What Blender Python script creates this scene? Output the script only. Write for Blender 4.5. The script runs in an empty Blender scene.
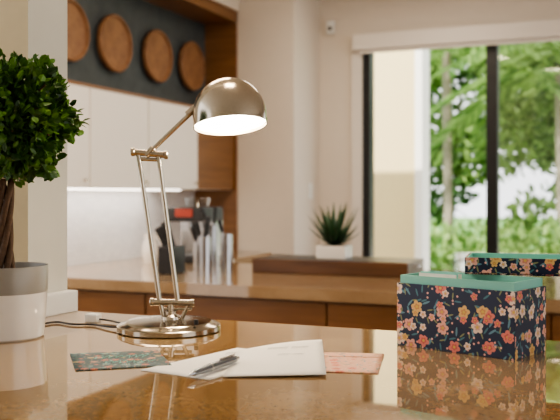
import bpy, bmesh, math, random
import numpy as np
from mathutils import Vector, Matrix, Euler
random.seed(7); np.random.seed(7)
D=bpy.data; C=bpy.context
ROOM=math.radians(-22.4)
BAR=1.07; CTR=0.90

# ---------------------------------------------------------------- materials
def mat_new(name):
    m=D.materials.new(name); m.use_nodes=True
    nt=m.node_tree; b=nt.nodes["Principled BSDF"]
    return m,nt,b
def pbr(name,col,rough=0.5,metal=0.0,emit=None,es=0,noise=0.0,nscale=20,coat=0,bump=0,spec=0.5,ior=1.5):
    m,nt,b=mat_new(name)
    b.inputs['Roughness'].default_value=rough; b.inputs['Metallic'].default_value=metal
    b.inputs['Coat Weight'].default_value=coat; b.inputs['Specular IOR Level'].default_value=spec
    b.inputs['IOR'].default_value=ior
    tc=nt.nodes.new('ShaderNodeTexCoord'); n=nt.nodes.new('ShaderNodeTexNoise'); n.inputs['Scale'].default_value=nscale
    nt.links.new(tc.outputs['Object'],n.inputs['Vector'])
    mx=nt.nodes.new('ShaderNodeMix'); mx.data_type='RGBA'
    c=Vector(col[:3])
    mx.inputs[6].default_value=(*(c*(1-noise)),1); mx.inputs[7].default_value=(*(c*(1+noise)),1)
    nt.links.new(n.outputs['Fac'],mx.inputs[0]); nt.links.new(mx.outputs[2],b.inputs['Base Color'])
    if bump:
        bp=nt.nodes.new('ShaderNodeBump'); bp.inputs['Strength'].default_value=bump; bp.inputs['Distance'].default_value=.002
        nt.links.new(n.outputs['Fac'],bp.inputs['Height']); nt.links.new(bp.outputs[0],b.inputs['Normal'])
    if emit: b.inputs['Emission Color'].default_value=(*emit,1); b.inputs['Emission Strength'].default_value=es
    return m
def wood(name,c1,c2,scale=(2,30,30),rough=.4):
    m,nt,b=mat_new(name); b.inputs['Roughness'].default_value=rough
    tc=nt.nodes.new('ShaderNodeTexCoord'); mp=nt.nodes.new('ShaderNodeMapping'); mp.inputs['Scale'].default_value=scale
    n=nt.nodes.new('ShaderNodeTexNoise'); n.inputs['Scale'].default_value=1.5; n.inputs['Detail'].default_value=6; n.inputs['Distortion'].default_value=.6
    cr=nt.nodes.new('ShaderNodeValToRGB'); cr.color_ramp.elements[0].position=.3; cr.color_ramp.elements[1].position=.7
    cr.color_ramp.elements[0].color=(*c1,1); cr.color_ramp.elements[1].color=(*c2,1)
    nt.links.new(tc.outputs['Object'],mp.inputs[0]); nt.links.new(mp.outputs[0],n.inputs['Vector'])
    nt.links.new(n.outputs['Fac'],cr.inputs[0]); nt.links.new(cr.outputs[0],b.inputs['Base Color'])
    return m
def stone(name,base,dark,light,rough=.06,coat=0.0,ior=1.6):
    m,nt,b=mat_new(name); b.inputs['Roughness'].default_value=rough; b.inputs['IOR'].default_value=ior
    b.inputs['Coat Weight'].default_value=coat; b.inputs['Coat Roughness'].default_value=.01
    b.inputs['Specular Tint'].default_value=(1,.90,.78,1)
    tc=nt.nodes.new('ShaderNodeTexCoord')
    n1=nt.nodes.new('ShaderNodeTexNoise'); n1.inputs['Scale'].default_value=5; n1.inputs['Detail'].default_value=7; n1.inputs['Distortion'].default_value=1.0
    n2=nt.nodes.new('ShaderNodeTexNoise'); n2.inputs['Scale'].default_value=130; n2.inputs['Detail'].default_value=3
    for n in (n1,n2): nt.links.new(tc.outputs['Object'],n.inputs['Vector'])
    cr=nt.nodes.new('ShaderNodeValToRGB'); e=cr.color_ramp.elements
    e[0].position=.34; e[0].color=(*dark,1); e[1].position=.66; e[1].color=(*light,1)
    k=e.new(.5); k.color=(*base,1)
    mx=nt.nodes.new('ShaderNodeMath'); mx.operation='MULTIPLY_ADD'; mx.inputs[1].default_value=.35
    m2=nt.nodes.new('ShaderNodeMath'); m2.operation='MULTIPLY'; m2.inputs[1].default_value=.65
    nt.links.new(n1.outputs['Fac'],m2.inputs[0]); nt.links.new(n2.outputs['Fac'],mx.inputs[0]); nt.links.new(m2.outputs[0],mx.inputs[2])
    nt.links.new(mx.outputs[0],cr.inputs[0]); nt.links.new(cr.outputs[0],b.inputs['Base Color'])
    return m
class NB:
    def __init__(s,nt): s.nt=nt
    def _in(s,sock,v):
        if isinstance(v,bpy.types.NodeSocket): s.nt.links.new(v,sock)
        else: sock.default_value=v
    def m(s,op,a,b=0.0,c=0.0):
        n=s.nt.nodes.new('ShaderNodeMath'); n.operation=op
        s._in(n.inputs[0],a); s._in(n.inputs[1],b); s._in(n.inputs[2],c); return n.outputs[0]
    def mix(s,f,a,b):
        n=s.nt.nodes.new('ShaderNodeMix'); n.data_type='RGBA'
        s._in(n.inputs[0],f); s._in(n.inputs[6],a); s._in(n.inputs[7],b); return n.outputs[2]
def floral(name,bg,cols,fs=42.0,rough=.45,dens=.25,leafth=.3,lv=1.0):
    """flowers, leaves and berries printed on paper; UVs are metric"""
    m,nt,b=mat_new(name); B=NB(nt); b.inputs['Roughness'].default_value=rough
    tc=nt.nodes.new('ShaderNodeTexCoord'); uv=tc.outputs['UV']
    def cell(scale,off,rnd=.8):
        mp=nt.nodes.new('ShaderNodeMapping'); mp.inputs['Location'].default_value=(off,off*.7,0); nt.links.new(uv,mp.inputs[0])
        v=nt.nodes.new('ShaderNodeTexVoronoi'); v.voronoi_dimensions='2D'; v.inputs['Scale'].default_value=scale; v.inputs['Randomness'].default_value=rnd
        nt.links.new(mp.outputs[0],v.inputs['Vector'])
        s=nt.nodes.new('ShaderNodeVectorMath'); s.operation='SUBTRACT'; nt.links.new(mp.outputs[0],s.inputs[0]); nt.links.new(v.outputs['Position'],s.inputs[1])
        k=nt.nodes.new('ShaderNodeVectorMath'); k.operation='SCALE'; nt.links.new(s.outputs[0],k.inputs[0]); k.inputs['Scale'].default_value=scale
        sc=nt.nodes.new('ShaderNodeSeparateColor'); nt.links.new(v.outputs['Color'],sc.inputs[0])
        return k.outputs[0],sc.outputs[0],sc.outputs[1],sc.outputs[2]
    prev=(*bg,1)
    for scale,off,lc in ((fs*1.7,.13,(.07*lv,.20*lv,.24*lv,1)),(fs*2.0,.57,(.26*lv,.28*lv,.13*lv,1)),(fs*1.5,.91,(.13*lv,.28*lv,.36*lv,1))):
        loc,r,g,bl=cell(scale,off,.95)
        vr=nt.nodes.new('ShaderNodeVectorRotate'); vr.rotation_type='Z_AXIS'
        nt.links.new(loc,vr.inputs['Vector']); nt.links.new(B.m('MULTIPLY',r,6.28),vr.inputs['Angle'])
        sp=nt.nodes.new('ShaderNodeSeparateXYZ'); nt.links.new(vr.outputs[0],sp.inputs[0])
        ex=B.m('POWER',B.m('DIVIDE',sp.outputs[0],.38),2.0); ey=B.m('POWER',B.m('DIVIDE',sp.outputs[1],.09),2.0)
        mask=B.m('MULTIPLY',B.m('LESS_THAN',B.m('ADD',ex,ey),1.0),B.m('GREATER_THAN',g,leafth))
        prev=B.mix(mask,prev,lc)
    loc,r,g,bl=cell(fs*3.2,.33,.9)
    ln=nt.nodes.new('ShaderNodeVectorMath'); ln.operation='LENGTH'; nt.links.new(loc,ln.inputs[0])
    mask=B.m('MULTIPLY',B.m('LESS_THAN',ln.outputs['Value'],.2),B.m('GREATER_THAN',r,.8))
    prev=B.mix(mask,prev,(*cols[1],1))
    for scale,off,th,Rr in ((fs,.0,dens,.38),(fs*1.5,.77,dens+.30,.34)):
        loc,r,g,bl=cell(scale,off,.75)
        ln=nt.nodes.new('ShaderNodeVectorMath'); ln.operation='LENGTH'; nt.links.new(loc,ln.inputs[0]); L=ln.outputs['Value']
        sp=nt.nodes.new('ShaderNodeSeparateXYZ'); nt.links.new(loc,sp.inputs[0])
        an=B.m('ARCTAN2',sp.outputs[1],sp.outputs[0])
        pet=B.m('ABSOLUTE',B.m('COSINE',B.m('MULTIPLY_ADD',an,2.5,B.m('MULTIPLY',bl,6.0))))
        rad=B.m('MULTIPLY_ADD',pet,Rr*.35,Rr*.62)
        ok=B.m('GREATER_THAN',g,th)
        fc=B.mix(B.m('GREATER_THAN',r,.3),(*cols[0],1),(*cols[1],1)); fc=B.mix(B.m('GREATER_THAN',r,.55),fc,(*cols[2],1)); fc=B.mix(B.m('GREATER_THAN',r,.85),fc,(*cols[3],1))
        prev=B.mix(B.m('MULTIPLY',ok,B.m('LESS_THAN',L,rad)),prev,fc)
        dk=nt.nodes.new('ShaderNodeMix'); dk.data_type='RGBA'; dk.blend_type='MULTIPLY'; dk.inputs[0].default_value=1
        nt.links.new(fc,dk.inputs[6]); dk.inputs[7].default_value=(.82,.60,.55,1)
        prev=B.mix(B.m('MULTIPLY',ok,B.m('LESS_THAN',L,B.m('MULTIPLY',rad,.5))),prev,dk.outputs[2])
        prev=B.mix(B.m('MULTIPLY',ok,B.m('LESS_THAN',L,Rr*.2)),prev,(.75,.5,.12,1))
    nt.links.new(prev,b.inputs['Base Color'])
    return m
def leafmat(name,dark,light,scale=30,trans=.3,rough=.4):
    m,nt,b=mat_new(name); b.inputs['Roughness'].default_value=rough
    at=nt.nodes.new('ShaderNodeAttribute'); at.attribute_name='rnd'
    cr=nt.nodes.new('ShaderNodeValToRGB'); cr.color_ramp.elements[0].color=(*dark,1); cr.color_ramp.elements[1].color=(*light,1)
    nt.links.new(at.outputs['Fac'],cr.inputs[0]); nt.links.new(cr.outputs[0],b.inputs['Base Color'])
    tr=nt.nodes.new('ShaderNodeBsdfTranslucent'); nt.links.new(cr.outputs[0],tr.inputs[0])
    mx=nt.nodes.new('ShaderNodeMixShader'); mx.inputs[0].default_value=trans
    nt.links.new(b.outputs[0],mx.inputs[1]); nt.links.new(tr.outputs[0],mx.inputs[2])
    nt.links.new(mx.outputs[0],nt.nodes['Material Output'].inputs[0])
    return m
def glassmat(name,tint=(1,1,1),fac=.06):
    m,nt,b=mat_new(name)
    t=nt.nodes.new('ShaderNodeBsdfTransparent'); t.inputs[0].default_value=(*tint,1)
    g=nt.nodes.new('ShaderNodeBsdfGlossy'); g.inputs['Roughness'].default_value=.02
    mx=nt.nodes.new('ShaderNodeMixShader'); mx.inputs[0].default_value=fac
    nt.links.new(t.outputs[0],mx.inputs[1]); nt.links.new(g.outputs[0],mx.inputs[2]); nt.links.new(mx.outputs[0],nt.nodes['Material Output'].inputs[0])
    return m
def tiles(name):
    m,nt,b=mat_new(name); b.inputs['Roughness'].default_value=.2
    tc=nt.nodes.new('ShaderNodeTexCoord')
    br=nt.nodes.new('ShaderNodeTexBrick'); br.inputs['Scale'].default_value=1; br.inputs['Brick Width'].default_value=.05; br.inputs['Row Height'].default_value=.025
    br.inputs['Mortar Size'].default_value=.0015
    br.inputs['Color1'].default_value=(.80,.80,.82,1); br.inputs['Color2'].default_value=(.72,.72,.75,1); br.inputs['Mortar'].default_value=(.6,.6,.6,1)
    sp=nt.nodes.new('ShaderNodeSeparateXYZ'); cb=nt.nodes.new('ShaderNodeCombineXYZ')
    nt.links.new(tc.outputs['Object'],sp.inputs[0]); nt.links.new(sp.outputs[1],cb.inputs[0]); nt.links.new(sp.outputs[2],cb.inputs[1])
    nt.links.new(cb.outputs[0],br.inputs['Vector']); nt.links.new(br.outputs['Color'],b.inputs['Base Color'])
    return m

M={}
M['wallwhite']=pbr('painted_wall_white',(.73,.66,.575),.7,noise=.02)
M['wallcream']=pbr('painted_wall_cream',(.66,.54,.34),.75,noise=.04,nscale=40,bump=.2)
M['wallshade']=pbr('wall_side_shaded',(.62,.60,.53),.7,noise=.03)  # alcove wall away from the warm light, shade mixed into the colour
M['ceil']=pbr('ceiling_paint',(.8,.76,.69),.8,noise=.02)
M['floor']=wood('floor_boards',(.24,.15,.09),(.34,.23,.14),(3,14,1),.3)
M['bar']=stone('polished_tan_stone',(.33,.205,.090),(.24,.14,.058),(.42,.275,.135),.02,.45,1.6)
M['ctr']=stone('polished_brown_stone',(.35,.24,.14),(.28,.185,.10),(.42,.30,.185),.05,.3,1.55)
M['wood']=wood('cabinet_wood',(.165,.075,.028),(.25,.12,.046),(1.2,1.2,14),.38)
M['woodd']=wood('walnut_wood',(.08,.035,.016),(.15,.07,.03),(2,20,20),.35)
M['plate']=wood('woven_wood',(.20,.095,.045),(.31,.16,.075),(10,10,10),.55)
M['cab']=pbr('cabinet_white',(.80,.75,.69),.35,noise=.01)
M['slate']=pbr('slate_blue_wall',(.06,.072,.078),.6,noise=.35,nscale=14)
M['tile']=tiles('mosaic_backsplash')
M['nickel']=pbr('brushed_nickel',(.54,.47,.38),.19,1,noise=.05,nscale=200)
M['nickeld']=pbr('brushed_nickel_base',(.40,.35,.28),.15,1,noise=.05,nscale=200)
M['steel']=pbr('stainless_steel',(.5,.5,.51),.22,1,noise=.03)
M['pen']=pbr('pen_gunmetal',(.28,.30,.34),.25,.9,noise=.03)
M['shadein']=pbr('lamp_diffuser',(.95,.93,.88),.5,emit=(1,.92,.77),es=9)
M['white']=pbr('white_ceramic',(.86,.83,.79),.12,noise=.01,coat=.5)
M['potgrey']=pbr('grey_ceramic',(.30,.28,.25),.3,noise=.03)
M['plastic']=pbr('white_plastic',(.8,.8,.78),.4)
M['black']=pbr('black_plastic',(.015,.015,.017),.35)
M['frame']=pbr('dark_bronze_frame',(.012,.013,.015),.4)
M['paper']=pbr('card_paper',(.90,.86,.79),.6,noise=.01)
M['ink']=pbr('grey_ink',(.25,.25,.27),.6)
M['teal']=pbr('seafoam_card',(.24,.60,.51),.55,noise=.02)
M['floral']=floral('navy_floral_print',(.008,.018,.058),((.78,.24,.20),(.85,.45,.36),(.88,.70,.58),(.80,.52,.20)),34,dens=.30,leafth=.5)
M['floralt']=floral('teal_floral_print',(.010,.060,.072),((.5,.12,.08),(.6,.28,.2),(.18,.36,.34),(.5,.4,.2)),60,dens=.5,leafth=.6,lv=.6)
M['floralp']=floral('peach_floral_print',(.78,.42,.28),((.75,.18,.12),(.85,.65,.52),(.8,.45,.3),(.7,.3,.2)),50,dens=.5,leafth=.85)
M['soil']=pbr('soil',(.05,.03,.02),.9,noise=.5,nscale=200,bump=1)
M['bark']=pbr('bark',(.10,.055,.03),.8,noise=.4,nscale=120,bump=.8)
M['barkl']=pbr('garden_bark',(.30,.26,.20),.8,noise=.3,nscale=20)
M['leaf']=leafmat('boxwood_leaf',(.010,.04,.006),(.13,.29,.035),trans=.2)
M['agave']=leafmat('succulent_leaf',(.015,.05,.02),(.05,.13,.055),trans=.05)
M['outleaf']=leafmat('garden_leaf',(.06,.17,.03),(.52,.70,.26),trans=.5)
M['outleafd']=leafmat('garden_leaf_dark',(.02,.08,.02),(.24,.42,.13),trans=.45)
M['glass']=glassmat('window_glass')
M['glass2']=glassmat('tumbler_glass',(.93,.96,.96),.15)
M['extwall']=pbr('exterior_render',(.74,.61,.34),.8,noise=.04)
M['exttrim']=pbr('exterior_trim',(.88,.86,.80),.7)
M['grass']=pbr('lawn',(.12,.26,.06),.9,noise=.4,nscale=8)
M['patio']=pbr('patio_stone',(.62,.58,.52),.7,noise=.08)
M['red']=pbr('copper_red',(.35,.06,.04),.3,.5)

# ---------------------------------------------------------------- geometry helpers
def link(o,parent=None):
    C.scene.collection.objects.link(o)
    if parent: o.parent=parent
    return o
def empty(name,loc=(0,0,0),rz=0.0,rot=None):
    e=D.objects.new(name,None); e.location=loc; e.rotation_euler=rot if rot else (0,0,rz); e.empty_display_size=.05
    return link(e)
def mesh_obj(name,verts,faces,mat,parent=None,smooth=False):
    me=D.meshes.new(name); me.from_pydata([tuple(v) for v in verts],[],faces); me.update()
    if mat: me.materials.append(mat)
    if smooth:
        for p in me.polygons: p.use_smooth=True
    o=D.objects.new(name,me); return link(o,parent)
def metric_uv(me):
    uvl=me.uv_layers.new(name='UVMap')
    for p in me.polygons:
        n=p.normal; a=max(range(3),key=lambda i:abs(n[i]))
        for li in p.loop_indices:
            c=me.vertices[me.loops[li].vertex_index].co
            if a==0: u=(c.y+.37,c.z)
            elif a==1: u=(c.x,c.z)
            else: u=(c.x,c.y+.21)
            uvl.data[li].uv=u
def box(name,c,s,mat,parent=None,bevel=0,rot=None,seg=2,uv=False):
    bm=bmesh.new(); bmesh.ops.create_cube(bm,size=1)
    for v in bm.verts: v.co=Vector((v.co.x*s[0],v.co.y*s[1],v.co.z*s[2]))
    if bevel: bmesh.ops.bevel(bm,geom=bm.edges[:],offset=bevel,segments=seg,profile=.7,affect='EDGES')
    me=D.meshes.new(name); bm.to_mesh(me); bm.free(); me.materials.append(mat)
    if uv: metric_uv(me)
    o=D.objects.new(name,me); o.location=c
    if rot: o.rotation_euler=rot
    return link(o,parent)
def R(p,q,z=0):
    c,s=math.cos(ROOM),math.sin(ROOM); return Vector((p*c-q*s,p*s+q*c,z))
def rbox(name,p0,p1,q0,q1,z0,z1,mat,parent=None,bevel=0):
    """box in room coordinates"""
    c=((p0+p1)/2,(q0+q1)/2,(z0+z1)/2); s=(p1-p0,q1-q0,z1-z0)
    if parent: return box(name,Vector(c)-Vector(parent['pq']),s,mat,parent,bevel)
    return box(name,R(*c),s,mat,None,bevel,rot=(0,0,ROOM))
def rempty(name,p,q,z):
    e=empty(name,R(p,q,z),ROOM); e['pq']=(p,q,z); return e
def lathe(name,prof,mat,parent=None,loc=(0,0,0),seg=48,rot=None,smooth=True,sharp=True):
    verts=[];faces=[];n=len(prof)
    for i in range(seg):
        a=2*math.pi*i/seg
        for r,z in prof: verts.append((r*math.cos(a),r*math.sin(a),z))
    for i in range(seg):
        j=(i+1)%seg
        for k in range(n-1): faces.append((i*n+k,j*n+k,j*n+k+1,i*n+k+1))
    bm=bmesh.new(); me=D.meshes.new(name); me.from_pydata(verts,[],faces); bm.from_mesh(me)
    bmesh.ops.remove_doubles(bm,verts=bm.verts,dist=1e-6); bmesh.ops.recalc_face_normals(bm,faces=bm.faces)
    bm.to_mesh(me); bm.free(); me.materials.append(mat)
    for p in me.polygons: p.use_smooth=smooth
    if sharp:
        try: me.set_sharp_from_angle(angle=math.radians(35))
        except Exception: pass
    o=D.objects.new(name,me); o.location=loc
    if rot: o.rotation_euler=rot
    return link(o,parent)
def rod(name,a,b,r,mat,parent=None,r2=None,seg=20,cap=.0):
    a=Vector(a);b=Vector(b);L=(b-a).length; r2=r if r2 is None else r2
    e=min(.001,r*.2)
    o=lathe(name,[(0,0),(r-e,0),(r,e),(r2,L-e),(r2-e,L),(0,L)],mat,parent,a,seg)
    o.rotation_mode='QUATERNION'; o.rotation_quaternion=(b-a).to_track_quat('Z','Y'); return o
def tube(name,pts,r,mat,parent=None,taper=None,res=6,poly=False):
    cu=D.curves.new(name,'CURVE'); cu.dimensions='3D'; cu.bevel_depth=r; cu.bevel_resolution=3; cu.resolution_u=res; cu.use_fill_caps=True
    s=cu.splines.new('POLY' if poly else 'NURBS'); s.points.add(len(pts)-1)
    if not poly: s.order_u=4 if len(pts)>3 else len(pts); s.use_endpoint_u=True
    for i,p in enumerate(pts):
        s.points[i].co=(*p,1); s.points[i].radius=taper[i] if taper else 1
    cu.materials.append(mat); o=D.objects.new(name,cu); return link(o,parent)
def leaves_mesh(name,P,N,Ln,Wd,mat,parent=None,fold=.15):
    n=len(P); N=N/np.linalg.norm(N,axis=1,keepdims=True)
    r=np.random.normal(size=(n,3)); S=np.cross(N,r); S/=np.linalg.norm(S,axis=1,keepdims=True); U=np.cross(S,N)
    L=Ln*(.7+.6*np.random.rand(n,1)); W=Wd*(.7+.6*np.random.rand(n,1))
    V=np.stack([P, P+N*L*.35+S*W*.5+U*W*fold, P+N*L*.75+S*W*.38+U*W*fold, P+N*L, P+N*L*.75-S*W*.38+U*W*fold, P+N*L*.35-S*W*.5+U*W*fold],1).reshape(-1,3)
    F=[]
    for i in range(n):
        k=6*i; F+= [(k,k+1,k+2,k+3),(k,k+3,k+4,k+5)]
    me=D.meshes.new(name); me.from_pydata(V.tolist(),[],F); me.materials.append(mat)
    at=me.attributes.new('rnd','FLOAT','POINT'); at.data.foreach_set('value',np.repeat(np.random.rand(n),6).astype(np.float32))
    me.update(); o=D.objects.new(name,me); return link(o,parent)

# ---------------------------------------------------------------- room shell
rbox('floor',-4,5,-3,6.4,-.1,0,M['floor'])
rbox('ceiling',-4,5,-3,6.6,2.95,3.05,M['ceil'])
wl=rempty('wall_left',-3.1,4,0)
rbox('wall_section',-3.2,-3.06,1.54,6.3,0,2.95,M['wallwhite'],wl)
rbox('backsplash',-3.06,-3.05,1.6,5.70,CTR,1.357,M['tile'],wl)
wa=rbox('wall_alcove',-2.6,-1.13,1.40,1.53,BAR,2.95,M['wallcream'])
wa.data.materials.append(M['wallshade'])
for p in wa.data.polygons:
    if p.normal.x>.9 or p.normal.y>.9: p.material_index=1  # side and rear faces carry their shade in the base colour
rbox('wall_pier',-3.06,-2.25,5.725,6.28,0,2.95,M['wallwhite'])
rbox('wall_rear',-4,5,-3.1,-3,0,2.95,M['wallwhite'])
wb=rempty('wall_back',0,6.35,0)
rbox('wall_section_left',-3.2,-1.90,6.28,6.42,0,2.95,M['wallwhite'],wb)
rbox('wall_section_head',-1.90,2.2,6.28,6.42,2.45,2.95,M['wallwhite'],wb)
rbox('wall_section_right',2.2,5,6.28,6.42,0,2.95,M['wallwhite'],wb)
wr=rempty('wall_right',4.2,2,0)
rbox('wall_section_near',4.2,4.34,-3,-1.6,0,2.95,M['wallwhite'],wr)
rbox('wall_section_far',4.2,4.34,4.4,6.3,0,2.95,M['wallwhite'],wr)
rbox('wall_section_top',4.2,4.34,-1.6,4.4,2.5,2.95,M['wallwhite'],wr)
w=rempty('window_1',0,6.33,1.2)
rbox('casing_left',-1.98,-1.90,6.25,6.28,0,2.53,M['cab'],w)
rbox('frame_left',-1.90,-1.845,6.28,6.40,0.0,2.45,M['frame'],w)
rbox('frame_mid',-.970,-.890,6.29,6.39,0.05,2.45,M['frame'],w)
rbox('frame_mid_2',.62,.69,6.29,6.39,0.05,2.45,M['frame'],w)
rbox('frame_right',2.14,2.2,6.28,6.40,0.0,2.45,M['frame'],w)
rbox('frame_sill',-1.855,2.14,6.28,6.40,0.0,.05,M['frame'],w)
rbox('glass_1',-.895,.62,6.34,6.346,.05,2.45,M['glass'],w)
rbox('glass_2',.69,2.14,6.34,6.346,.05,2.45,M['glass'],w)
rb=rempty('roller_blind',0,6.22,2.48)
rbox('pelmet',-1.95,2.25,6.17,6.27,2.42,2.54,M['cab'],rb,.008)
rbox('bottom_rail',-1.9,2.2,6.2,6.23,2.395,2.42,M['cab'],rb,.004)
rbox('baseboard_alcove',-1.13,-1.102,1.375,1.53,BAR,BAR+.045,M['plastic'],None,.003)
rbox('baseboard_alcove_front',-2.6,-1.13,1.375,1.40,BAR,BAR+.045,M['plastic'],None,.003)

# ---------------------------------------------------------------- bar worktop (foreground)
def prism(name,pts,z0,z1,mat,parent=None,bev=0):
    bm=bmesh.new(); vs=[bm.verts.new((p[0],p[1],z0)) for p in pts]; f=bm.faces.new(vs)
    r=bmesh.ops.extrude_face_region(bm,geom=[f]); 
    for v in [g for g in r['geom'] if isinstance(g,bmesh.types.BMVert)]: v.co.z=z1
    bmesh.ops.recalc_face_normals(bm,faces=bm.faces)
    if bev: bmesh.ops.bevel(bm,geom=bm.edges[:],offset=bev,segments=2,affect='EDGES')
    me=D.meshes.new(name); bm.to_mesh(me); bm.free(); me.materials.append(mat)
    return link(D.objects.new(name,me),parent)
bar=rempty('breakfast_bar',0,0,0)
prism('worktop',[(-2.6,.25),(2.2,.25),(2.2,1.53),(-2.6,1.53)],BAR-.04,BAR,M['bar'],bar,.003)
rbox('bar_base',-2.6,2.1,.55,1.45,0,BAR-.04,M['wood'],bar)

# ---------------------------------------------------------------- peninsula + left run
pen=rempty('kitchen_island',0,0,0)
prism('worktop',[(-3.05,3.57),(1.7,3.57),(1.7,4.75),(-2.42,4.75),(-2.42,5.70),(-3.05,5.70)],CTR-.055,CTR,M['ctr'],pen,.004)
prism('carcass',[(-3.04,3.61),(1.6,3.61),(1.6,4.70),(-2.47,4.70),(-2.47,5.69),(-3.04,5.69)],.08,CTR-.055,M['wood'],pen)
for i,(a,b) in enumerate([(-3.0,-2.2),(-2.19,-1.26),(-1.25,-.30),(-.29,.65),(.66,1.58)]):
    rbox('drawer_front_%d'%i,a,b,3.595,3.61,.64,.835,M['wood'],pen,.003)
    rbox('door_front_%d'%i,a,b,3.595,3.61,.1,.63,M['wood'],pen,.003)
rbox('plinth',-3,1.5,3.66,4.6,0,.08,M['black'],pen)

uc=rempty('upper_cabinet',-2.9,4,1.6)
rbox('carcass',-3.05,-2.74,2.0,5.70,1.357,1.907,M['cab'],uc)
i=0
for (a,b) in [(2.0,2.62),(2.63,3.25),(3.26,3.88),(3.89,4.49),(4.50,5.13)]:
    rbox('door_%d'%i,-2.74,-2.72,a,b,1.36,1.905,M['cab'],uc,.003)
    k=lathe('knob_%d'%i,[(0,0),(.005,0),(.005,.012),(.011,.018),(.009,.025),(0,.027)],M['nickel'],uc,Vector((-2.72,b-.05,1.40))-Vector(uc['pq']),16,rot=(0,math.pi/2,0)); i+=1
rbox('wood_door',-2.74,-2.72,5.14,5.70,1.36,1.905,M['wood'],uc,.003)
rbox('light_strip',-3.0,-2.78,2.1,5.0,1.35,1.357,pbr('led_strip',(.9,.9,.9),.5,emit=(1,.9,.78),es=6),uc)
sh=uc
rbox('niche_back_panel',-3.05,-2.96,2.0,5.70,1.907,2.62,M['slate'],sh)
rbox('niche_top_board',-3.05,-2.70,2.0,5.72,2.60,2.68,M['wood'],sh)
rbox('niche_bottom_board',-2.96,-2.72,2.0,5.70,1.907,1.925,M['wood'],sh)
rbox('end_panel',-3.05,-2.70,5.70,5.72,0.0,2.68,M['wood'],sh)
rbox('trim_soffit',-3.06,-2.68,1.6,5.72,2.68,2.95,M['wallwhite'])
for qq in (3.50,3.98,4.44,4.95,5.43):
    e=rempty('woven_wall_basket',-2.94,qq,2.25)
    prof=[(0,0)]
    for k in range(1,12):
        rr=.16*k/11; prof.append((rr,.004*(k%2)+.012*(k/11)**2))
    prof+=[(.165,.028),(.172,.028),(.172,.0),(0,-.004)]
    lathe('woven_disc',prof,M['plate'],e,(0,0,0),40,rot=(0,math.pi/2,0))
    lathe('rim',[(.160,.018),(.175,.018),(.177,.026),(.170,.034),(.162,.030),(.160,.018)],M['plate'],e,(0,0,0),40,rot=(0,math.pi/2,0))
e=rempty('light_switch',-2.25,6.05,1.35)
box('plate',(.005,0,0),(.01,.08,.12),M['plastic'],e,.003); box('rocker',(.012,0,0),(.008,.035,.06),M['plastic'],e,.002)
e=rempty('motion_sensor',-2.15,6.27,2.62)
box('body',(0,-.02,0),(.06,.04,.1),M['plastic'],e,.008); lathe('lens',[(0,.012),(.012,.008),(.016,0)],M['black'],e,(0,-.04,-.01),16,rot=(math.pi/2,0,0))

# ---------------------------------------------------------------- things on the island
e=rempty('wooden_tray',-1.465,4.38,CTR)
box('body',(0,0,.038),(.86,.36,.076),M['woodd'],e,.006)
box('inlay',(0,0,.0765),(.82,.33,.001),M['black'],e)
tube('handle_left',[(-.43,-.05,.045),(-.46,-.05,.05),(-.46,.05,.05),(-.43,.05,.045)],.005,M['steel'],e)
tube('handle_right',[(.43,-.05,.045),(.46,-.05,.05),(.46,.05,.05),(.43,.05,.045)],.005,M['steel'],e)
e=rempty('potted_succulent',-1.47,4.33,CTR+.0785)
box('pot',(0,0,.036),(.165,.13,.072),M['white'],e,.008); box('soil',(0,0,.070),(.13,.105,.006),M['soil'],e)
V=[];F=[];A=[]
for k in range(30):
    az=k*2.399; el=math.radians(14+64*(k/29)); L=.245-.02*(k%3)
    d=Vector((math.cos(az)*math.cos(el),math.sin(az)*math.cos(el),math.sin(el))); s=Vector((-math.sin(az),math.cos(az),0)); u=d.cross(s)*-1
    L*=(.66+.34*(k/29)) if k<14 else 1
    b0=len(V); n=7
    for j in range(n):
        t=j/(n-1); w=.017*(1-t)**.7*(.75+.9*t*(1-t)*2)+.0004
        c=d*L*t+Vector((0,0,1))*(.04*t*t if el<1 else 0)+Vector((0,0,.072))
        for (a,bb) in ((-1,.35),(0,-.25),(1,.35),(0,.15)):
            V.append(c+s*w*a+u*w*bb*1.0); A.append(k/29)
    for j in range(n-1):
        for m_ in range(4):
            x=b0+4*j; F.append((x+m_,x+(m_+1)%4,x+4+(m_+1)%4,x+4+m_))
o=mesh_obj('leaves',V,F,M['agave'],e,True)
at=o.data.attributes.new('rnd','FLOAT','POINT'); at.data.foreach_set('value',np.array(A,dtype=np.float32))

def canister(p,q,r,h,tools):
    e=rempty('utensil_canister',p,q,CTR)
    lathe('body',[(0,0),(r,0),(r,h),(r-.004,h),(r-.005,.01),(0,.01)],M['steel'],e,seg=32)
    for i in range(tools):
        a=i*2.2+p; x,y=math.cos(a)*r*.5,math.sin(a)*r*.5
        top=(x*2.0-.015,y*2.0,h+.08+.03*(i%2))
        rod('handle_%d'%i,(x*.3,y*.3,.012),(x*1.2-.008,y*1.2,h+.01),.005,M['steel'],e)
        rod('grip_%d'%i,(x*1.2-.008,y*1.2,h+.01),top,.010,M['black'],e,.012)
def pq(X,Y): 
    c,s=math.cos(ROOM),math.sin(ROOM); return (X*c+Y*s, -X*s+Y*c)
for X,Y,r,h,t in ((-.395,4.46,.036,.20,2),(-.29,4.60,.034,.21,1),(-.44,4.76,.045,.16,4),(-.40,5.0,.04,.24,2)):
    canister(*pq(X,Y),r,h,t)
e=rempty('knife_block',*pq(-.58,4.55),CTR)
box('block',(0,0,.075),(.09,.14,.15),M['black'],e,.008)
for i in range(5):
    x=-.02+.02*(i%3)+.01*(i//3); y=-.04+.05*(i//3)
    rod('knife_handle_%d'%i,(x,y,.145),(x-.05,y,.24+.01*i),.009,M['black'],e,.011)
e=rempty('coffee_machine',*pq(-.53,5.35),CTR)
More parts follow.
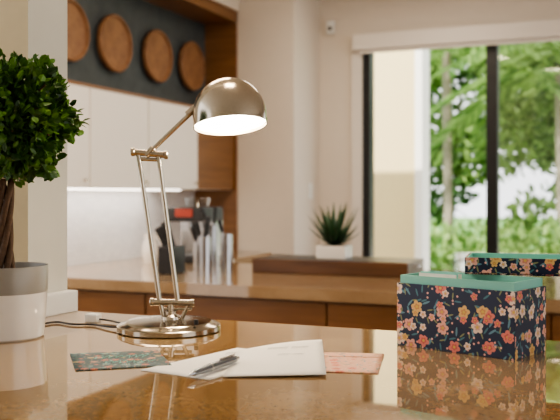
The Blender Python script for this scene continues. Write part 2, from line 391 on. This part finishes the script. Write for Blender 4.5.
box('base',(0,0,.025),(.25,.28,.05),M['black'],e,.01); box('column',(0,.08,.18),(.25,.12,.30),M['steel'],e,.012)
box('head',(0,-.01,.30),(.26,.28,.09),M['black'],e,.015); box('badge',(0,-.155,.31),(.12,.008,.05),M['red'],e,.003)
rod('spout',(0,-.08,.21),(0,-.08,.26),.018,M['steel'],e)
lathe('bean_hopper',[(0,0),(.07,0),(.09,.05),(.09,.055),(0,.06)],M['glass2'],e,(0,.02,.345),24)
e=rempty('ceramic_pitcher',*pq(-.80,5.25),CTR)
lathe('body',[(0,0),(.045,0),(.055,.05),(.05,.11),(.036,.15),(.042,.18),(.038,.18),(.033,.15),(.045,.1),(0,.01)],M['white'],e,seg=32)
tube('handle',[(.035,0,.16),(.09,0,.16),(.09,0,.07),(.05,0,.05)],.007,M['white'],e)
e=rempty('drinking_glass',*pq(.90,4.25),CTR)
lathe('tumbler',[(0,0),(.035,0),(.042,.13),(.039,.13),(.033,.01),(0,.01)],M['glass2'],e,seg=32)

# ---------------------------------------------------------------- desk lamp
LX,LY=-.205,1.57
lamp=empty('desk_lamp',(LX,LY,BAR))
N=M['nickel']
lathe('base',[(0,0),(.092,0),(.095,.002),(.095,.010),(.091,.013),(.082,.0145),(.078,.018),(.045,.0205),(0,.021)],M['nickeld'],lamp,seg=96)
S=.001847
def lp(x,y,dy=0): return Vector(((x-169)*S,dy,.25-(y-195)*S))
lathe('base_boss',[(0,0),(.017,0),(.016,.006),(.011,.010),(.011,.016),(0,.017)],N,lamp,(lp(171,0).x,0,.020),32)
rod('fork_left',lp(165,323),lp(160,301),.0042,N,lamp); rod('fork_right',lp(180,323),lp(188,305),.0036,N,lamp)
rod('fork_yoke',lp(162,321),lp(183,321),.0050,N,lamp)
rod('fork_post',lp(171,326),lp(171,301),.006,N,lamp)
rod('lower_pivot',lp(152,302),lp(193,303),.0062,N,lamp)
rod('lower_pivot_cap_left',lp(150,302),lp(154,302),.0075,N,lamp); rod('lower_pivot_cap_right',lp(190,303),lp(194.5,303),.0075,N,lamp)
rod('lower_cross_pin',lp(160,309),lp(192,309),.003,N,lamp)
rod('arm_rear',lp(160,304),lp(138,153),.0045,N,lamp)
rod('arm_front',lp(178,304),lp(158,153),.0045,N,lamp)
rod('upper_pivot',lp(133,152),lp(167,155),.0062,N,lamp)
rod('upper_pivot_cap_left',lp(131,152),lp(135,152),.0078,N,lamp); rod('upper_pivot_cap_right',lp(164,155),lp(168,155),.0078,N,lamp)
rod('upper_cross_pin',lp(140,159),lp(160,160),.0035,N,lamp)
rod('neck',lp(149,153),lp(192,112),.0042,N,lamp)
rod('neck_clevis',lp(146,156),lp(154,148),.0065,N,lamp)
rod('shade_joint',lp(187,115),lp(197,106),.0068,N,lamp)
head=D.objects.new('shade_pivot',None); link(head,lamp); head.location=lp(230.5,126); head.rotation_euler=(math.radians(-11),math.radians(-5),0)
head.empty_display_size=.02
r=.0685; prof=[(r-.0015,.001),(r,0),(r+.0003,.002),(r+.0003,.020)]
for k in range(1,25):
    a=k/24*math.pi/2; prof.append((r*math.cos(a),.020+.071*math.sin(a)))
outer=prof[:]
inner=[(max(rr-.002,0),zz-.002 if zz>.03 else zz) for rr,zz in outer[3:]][::-1]
lathe('shade',outer+inner+[(r-.0015,.001)],N,head,seg=96)
lathe('diffuser',[(0,.010),(r-.004,.008),(r-.0025,.006)],M['shadein'],head,seg=64)
lathe('shade_finial',[(0,.0),(.006,0),(.005,.004),(0,.006)],N,head,(0,0,.090),20)
lathe('switch_knob',[(0,0),(.004,0),(.004,.008),(0,.009)],M['black'],lamp,(.055,-.05,.019),16)
tube('power_cord',[(-.09,.0,.006),(-.12,.01,.004),(-.15,.07,.003),(-.19,.04,.003),(-.23,.10,.003),(-.25,.06,.003),(-.27,.0,.003),(-.33,-.03,.003)],.0020,M['black'],lamp)
e=empty('power_adapter',(-.372,1.70,BAR),ROOM)
box('body',(.012,-.02,.008),(.028,.020,.016),M['plastic'],e,.003); tube('lead',[(.02,-.02,.006),(.06,-.01,.004),(.09,-.05,.003),(.13,-.04,.003)],.0018,M['black'],e)

# ---------------------------------------------------------------- topiary
PX,PY=-.485,1.50
top=empty('potted_topiary',(PX,PY,BAR))
lathe('pot_lower',[(0,0),(.064,0),(.067,.003),(.0725,.080),(0,.080)],M['white'],top,seg=64)
lathe('pot_upper',[(.0728,.080),(.0745,.124),(.0735,.1265),(.0715,.126),(.069,.105),(0,.105)],M['potgrey'],top,seg=64)
lathe('soil',[(.069,.108),(.04,.113),(0,.115)],M['soil'],top,seg=32)
for k in range(5):
    a0=k*1.256; pts=[]
    for j in range(9):
        t=j/8; a=a0+t*3.6; rr=.013-.004*math.sin(t*3.14)
        pts.append((rr*math.cos(a),rr*math.sin(a),.108+.17*t))
    tube('stem_%d'%k,pts,.0055,M['bark'],top)
cz=.386; n=5200
dirs=np.random.normal(size=(n,3)); dirs/=np.linalg.norm(dirs,axis=1,keepdims=True)
lump=1+.13*np.sin(dirs[:,0]*7+1)*np.sin(dirs[:,1]*6)+.09*np.sin(dirs[:,2]*9+2)+.06*np.sin(dirs[:,0]*13)
rad=(.052+.056*np.random.rand(n)**.6)*lump
P=dirs*rad[:,None]+np.array([.004,0,cz]); Nn=dirs+np.random.normal(size=(n,3))*.8
leaves_mesh('leaves',P,Nn,.0165,.012,M['leaf'],top,.12)
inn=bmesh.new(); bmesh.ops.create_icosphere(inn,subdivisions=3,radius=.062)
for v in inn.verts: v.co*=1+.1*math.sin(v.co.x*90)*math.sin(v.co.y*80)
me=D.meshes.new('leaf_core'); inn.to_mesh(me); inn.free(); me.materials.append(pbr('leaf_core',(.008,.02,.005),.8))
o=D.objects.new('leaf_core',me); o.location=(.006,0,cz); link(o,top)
for k in range(40):
    d=Vector(np.random.normal(size=3)).normalized(); 
    rod('twig_%d'%k,(0.006,0,cz),Vector((.006,0,cz))+d*.10,.0015,M['bark'],top,seg=6)

# ---------------------------------------------------------------- cards and pen
def sheet(name,pts,z,th,mat,parent,lift=None):
    nx=10; V=[];F=[]
    a,b,c,d=[Vector(p) for p in pts]
    for j in range(nx+1):
        for i in range(nx+1):
            u,v=i/nx,j/nx
            p=(a*(1-u)+b*u)*(1-v)+(d*(1-u)+c*u)*v
            h=lift(u,v) if lift else 0
            V.append((p.x,p.y,z+h))
    for j in range(nx):
        for i in range(nx):
            k=j*(nx+1)+i; F.append((k,k+nx+1,k+nx+2,k+1))
    o=mesh_obj(name,V,F,mat,parent,True); metric_uv(o.data)
    md=o.modifiers.new('thickness','SOLIDIFY'); md.thickness=th; md.offset=1
    return o
Z=BAR+.0006
e=empty('greeting_card',(0,0,0))
sheet('back_leaf',[(-.199,1.210),(-.070,1.385),(.030,1.330),(-.095,1.145)],Z,.0005,M['paper'],e)
sheet('front_leaf',[(-.067,1.354),(.0714,1.446),(.0635,1.165),(-.078,1.160)],Z+.0012,.0005,M['paper'],e,lambda u,v:.003*math.sin(u*3.1)*(1-v)+.002*u)
def word(k,x0,y0,x1,y1,amp,z,par,mat,r=.00020,lw=.0038):
    pts=[];n=170; rs=random.Random(k)
    ph=[rs.uniform(.5,1.3) for _ in range(40)]
    d=Vector((x1-x0,y1-y0)); 
    loops=max(4,int(d.length/lw))
    for i in range(n):
        t=i/(n-1); a=t*loops*2*math.pi; h=amp*ph[int(t*loops)%40]
        pts.append((x0+d.x*t+.0016*math.sin(a*1.0+1), y0+d.y*t+h*math.cos(a),z))
    tube('handwriting_%d'%k,pts,r,mat,par,poly=True)
word(1,-.020,1.345,.012,1.353,.009,Z+.0062,e,M['ink']); word(2,.018,1.356,.045,1.362,.008,Z+.0062,e,M['ink'])
word(3,-.004,1.295,.014,1.298,.008,Z+.0062,e,M['ink']); word(4,.019,1.299,.036,1.302,.008,Z+.0062,e,M['ink'])
word(5,-.085,1.330,-.065,1.335,.008,Z+.0012,e,M['ink'])
e2=empty('floral_postcard',(0,0,0))
sheet('card',[(-.330,1.335),(-.196,1.362),(-.158,1.243),(-.290,1.205)],Z,.0006,M['floralt'],e2)
word(6,-.285,1.300,-.205,1.315,.010,Z+.0009,e2,M['teal'],.0004,.010)
word(7,-.262,1.262,-.190,1.275,.010,Z+.0009,e2,M['teal'],.0004,.010)
e3=empty('floral_envelope',(0,0,0))
sheet('card',[(.050,1.345),(.163,1.330),(.137,1.185),(.030,1.205)],Z,.0005,M['floralp'],e3)
sheet('flap',[(.050,1.3455),(.163,1.3305),(.158,1.300),(.046,1.315)],Z+.0008,.0004,M['floralp'],e3)
pen_=empty('ballpoint_pen',(0,0,0))
a=Vector((-.124,1.140,BAR+.0080)); b=Vector((-.062,1.258,BAR+.0090)); d=(b-a).normalized()
rod('tip',a,a+d*.014,.0008,M['steel'],pen_,.0036); rod('lower_barrel',a+d*.014,a+d*.055,.0042,M['pen'],pen_,.0056)
rod('ring',a+d*.055,a+d*.060,.0060,M['steel'],pen_); rod('upper_barrel',a+d*.060,a+d*.122,.0056,M['pen'],pen_,.0052)
rod('cap_ring',a+d*.122,a+d*.126,.0050,M['steel'],pen_); rod('button',a+d*.126,a+d*.134,.0028,M['steel'],pen_)
rod('clip',a+d*.082+Vector((0,0,.0068)),a+d*.122+Vector((0,0,.0070)),.0013,M['steel'],pen_)

# ---------------------------------------------------------------- floral keepsake box
BR=math.atan2(-.137,.159)
bx=empty('keepsake_box',(.195,1.417,BAR),BR)
W,Dp,H=.21,.112,.104; t=.004
box('side_front',(W/2,t/2,H/2),(W,t,H),M['floral'],bx,.0008,uv=True)
box('side_back',(W/2,Dp-t/2,H/2),(W,t,H),M['floral'],bx,.0008,uv=True)
box('side_left',(t/2,Dp/2,H/2),(t,Dp-2*t,H),M['floral'],bx,.0006,uv=True)
box('side_right',(W-t/2,Dp/2,H/2),(t,Dp-2*t,H),M['floral'],bx,.0006,uv=True)
box('bottom',(W/2,Dp/2,.002),(W-2*t,Dp-2*t,.004),M['teal'],bx)
H2=H+.013
box('liner_front',(W/2,t+.002,H2/2+.003),(W-2*t,.003,H2-.006),M['teal'],bx)
box('liner_back',(W/2,Dp-t-.002,H2/2+.003),(W-2*t,.003,H2-.006),M['teal'],bx)
box('liner_left',(t+.002,Dp/2,H2/2+.003),(.003,Dp-2*t-.006,H2-.006),M['teal'],bx)
box('liner_right',(W-t-.002,Dp/2,H2/2+.003),(.003,Dp-2*t-.006,H2-.006),M['teal'],bx)
for k in range(14):
    mt=M['paper'] if k%4 else M['teal']
    if k==5: mt=M['floralp']
    hh=.016 if k in (3,4,6) else 0
    box('stored_card_%d'%k,(W/2+(-.05 if hh else random.uniform(-.01,.01)),.016+.0058*k,.055+hh/2+random.uniform(-.002,.003)),(.07 if hh else .17,.0015,.10+hh),mt,bx,rot=(math.radians(-4),0,0),uv=True)
lc=(.440,1.450); LW,LD,LH=.235,.125,.028
ld=empty('keepsake_box_lid',(lc[0],lc[1],BAR+H2+.0005),BR+.42)
box('panel',(0,0,.0015),(LW,LD,.003),M['floral'],ld,uv=True); box('panel_lining',(0,0,.0036),(LW-.008,LD-.008,.001),M['teal'],ld)
for nm,c,s in (('side_front',(0,-LD/2+.0015,LH/2),(LW,.003,LH)),('side_back',(0,LD/2-.0015,LH/2),(LW,.003,LH)),('side_left',(-LW/2+.0015,0,LH/2),(.003,LD-.006,LH)),('side_right',(LW/2-.0015,0,LH/2),(.003,LD-.006,LH))):
    box(nm,c,s,M['floral'],ld,uv=True)
    c2=(c[0]*.978,c[1]*.96,c[2]+.0005); s2=(s[0]*.97 if s[0]>.01 else .002, s[1]*.95 if s[1]>.01 else .002, s[2]-.001)
    box(nm+'_lining',c2,s2,M['teal'],ld)

# ---------------------------------------------------------------- outside
rbox('ground',-40,40,6.5,60,-.35,-.25,M['grass'])
rbox('patio',-6,8,6.45,9.6,-.25,-.02,M['patio'])
ec=rempty('exterior_column',-2.05,8.1,0)
rbox('shaft',-2.9,-1.90,8.0,8.4,-.02,3.3,M['extwall'],ec); rbox('corner_trim',-1.90,-1.83,7.98,8.30,-.02,3.3,M['exttrim'],ec)
bal=rempty('garden_wall',0,9.5,0)
rbox('planter_wall',-1.75,6,9.42,9.56,-.02,.62,M['exttrim'],bal); rbox('coping',-1.77,6,9.38,9.60,.62,.67,M['patio'],bal)
garden=empty('garden_trees',(0,0,0))
def cloud(name,centers,n,L,Wd,mat,trunks=True):
    Ps=[];Ns=[]
    for (X,Y,Zc,r) in centers:
        d=np.random.normal(size=(n,3)); d/=np.linalg.norm(d,axis=1,keepdims=True)
        rr=r*(.45+.6*np.random.rand(n)**.6)
        Ps.append(d*rr[:,None]+np.array([X,Y,Zc])); Ns.append(d+np.random.normal(size=(n,3)))
    for (X,Y,Zc,r) in (centers[::5] if trunks else []):
        rod(name+'_trunk',(X,Y,-.3),(X+.3,Y,Zc),.05,M['barkl'],garden,.02,10)
    leaves_mesh(name+'_leaves',np.concatenate(Ps),np.concatenate(Ns),L,Wd,mat,garden)
def P3(p,q,z): v=R(p,q); return (v.x,v.y,z)
rr_=random.Random(3)
def scat(n,p0,p1,q0,q1,z0,z1,r0,r1):
    return [(*P3(rr_.uniform(p0,p1),rr_.uniform(q0,q1),0)[:2],rr_.uniform(z0,z1),rr_.uniform(r0,r1)) for _ in range(n)]
cloud('tall_tree',scat(38,-5.5,1.5,14,18,.6,5.6,.4,.85),430,.20,.11,M['outleaf'])
cloud('shade_tree',scat(16,-5.5,1.5,15,19,.5,4.8,.6,1.0),420,.22,.12,M['outleafd'])
cloud('hedge',[(*P3(-3+.6*k,11.2+rr_.random(),0)[:2],rr_.uniform(.1,.5),rr_.uniform(.5,.7)) for k in range(14)],600,.13,.07,M['outleaf'],False)
def palm(k,p,q,h,mat,nf=16,fl=2.4,seed=1):
    rs=random.Random(seed); base=R(p,q,-.3); 
    o=tube('palm_trunk_%d'%k,[(0,0,0),(.05,.02,h*.4),(.0,.05,h*.8),(0,0,h)],.07,M['barkl'],garden); o.location=base
    P=[];Nn=[]
    for f in range(nf):
        az=f*2.399+rs.random()*.4; el=math.radians(rs.uniform(5,75)); 
        for j in range(46):
            t=.12+.88*j/45; out=fl*t*math.cos(el*(1-t*.5)); up=fl*(math.sin(el)*t-.75*t*t)
            c=np.array([math.cos(az)*out,math.sin(az)*out,h+up])
            for s in (-1,1):
                side=np.array([-math.sin(az)*s,math.cos(az)*s,-.55])+np.array([math.cos(az)*.7,math.sin(az)*.7,0])
                P.append(c); Nn.append(side)
    o=leaves_mesh('palm_fronds_%d'%k,np.array(P),np.array(Nn),.48,.04,mat,garden,.1); o.location=base
palm(0,-.9,12.4,3.3,M['outleaf'],13,2.0,2); palm(1,-2.6,13.0,3.8,M['outleaf'],14,2.1,5); palm(3,1.6,12,2.7,M['outleafd'],14,2.1,15)

# ---------------------------------------------------------------- light
wd=D.worlds.new('world'); C.scene.world=wd; wd.use_nodes=True; nt=wd.node_tree
bg=nt.nodes['Background']; bg.inputs[0].default_value=(.97,.98,1,1); bg.inputs[1].default_value=2.5
def area(name,loc,target,size,energy,col=(1,1,1),sy=None):
    l=D.lights.new(name,'AREA'); l.energy=energy; l.color=col; l.size=size
    if sy: l.shape='RECTANGLE'; l.size_y=sy
    o=D.objects.new(name,l); o.location=loc; o.rotation_euler=(Vector(target)-Vector(loc)).to_track_quat('-Z','Y').to_euler(); return link(o)
s=D.lights.new('sun','SUN'); s.energy=9; s.angle=.02; s.color=(1,.95,.85); o=D.objects.new('sun',s); o.rotation_euler=Vector((.25,.65,-.75)).to_track_quat('-Z','Y').to_euler(); link(o)
area('fill_light_kitchen',(-.6,3.3,2.9),(-.6,3.3,0),.8,36,(1,.80,.58))  # unseen soft fill added under the ceiling for cleaner kitchen light
area('fill_light_bar',(-.1,1.7,2.9),(-.1,1.5,1),.4,12,(1,.80,.58))  # added warm fill above the bar, no fixture behind it
area('fill_light_far',(.6,5.0,2.9),(.6,5.0,0),.8,22,(1,.84,.66))  # made-up fill lamp for the far end of the room
pl=D.lights.new('lamp_bulb','POINT'); pl.energy=3.0; pl.color=(1,.83,.60); pl.shadow_soft_size=.03
o=D.objects.new('lamp_bulb',pl); link(o,head); o.location=(0,0,-.012)
try: C.scene.view_settings.look='AgX - Medium High Contrast'
except Exception: pass

# ---------------------------------------------------------------- camera
cam=D.cameras.new('camera'); co=D.objects.new('camera',cam); link(co)
co.location=(0,0,1.32); co.rotation_euler=(math.pi/2,0,0)
cam.sensor_width=36; cam.lens=54.64; cam.shift_y=-15/560; cam.clip_start=.05; cam.clip_end=200
cam.dof.use_dof=True; cam.dof.focus_distance=1.45; cam.dof.aperture_fstop=5.6
C.scene.camera=co
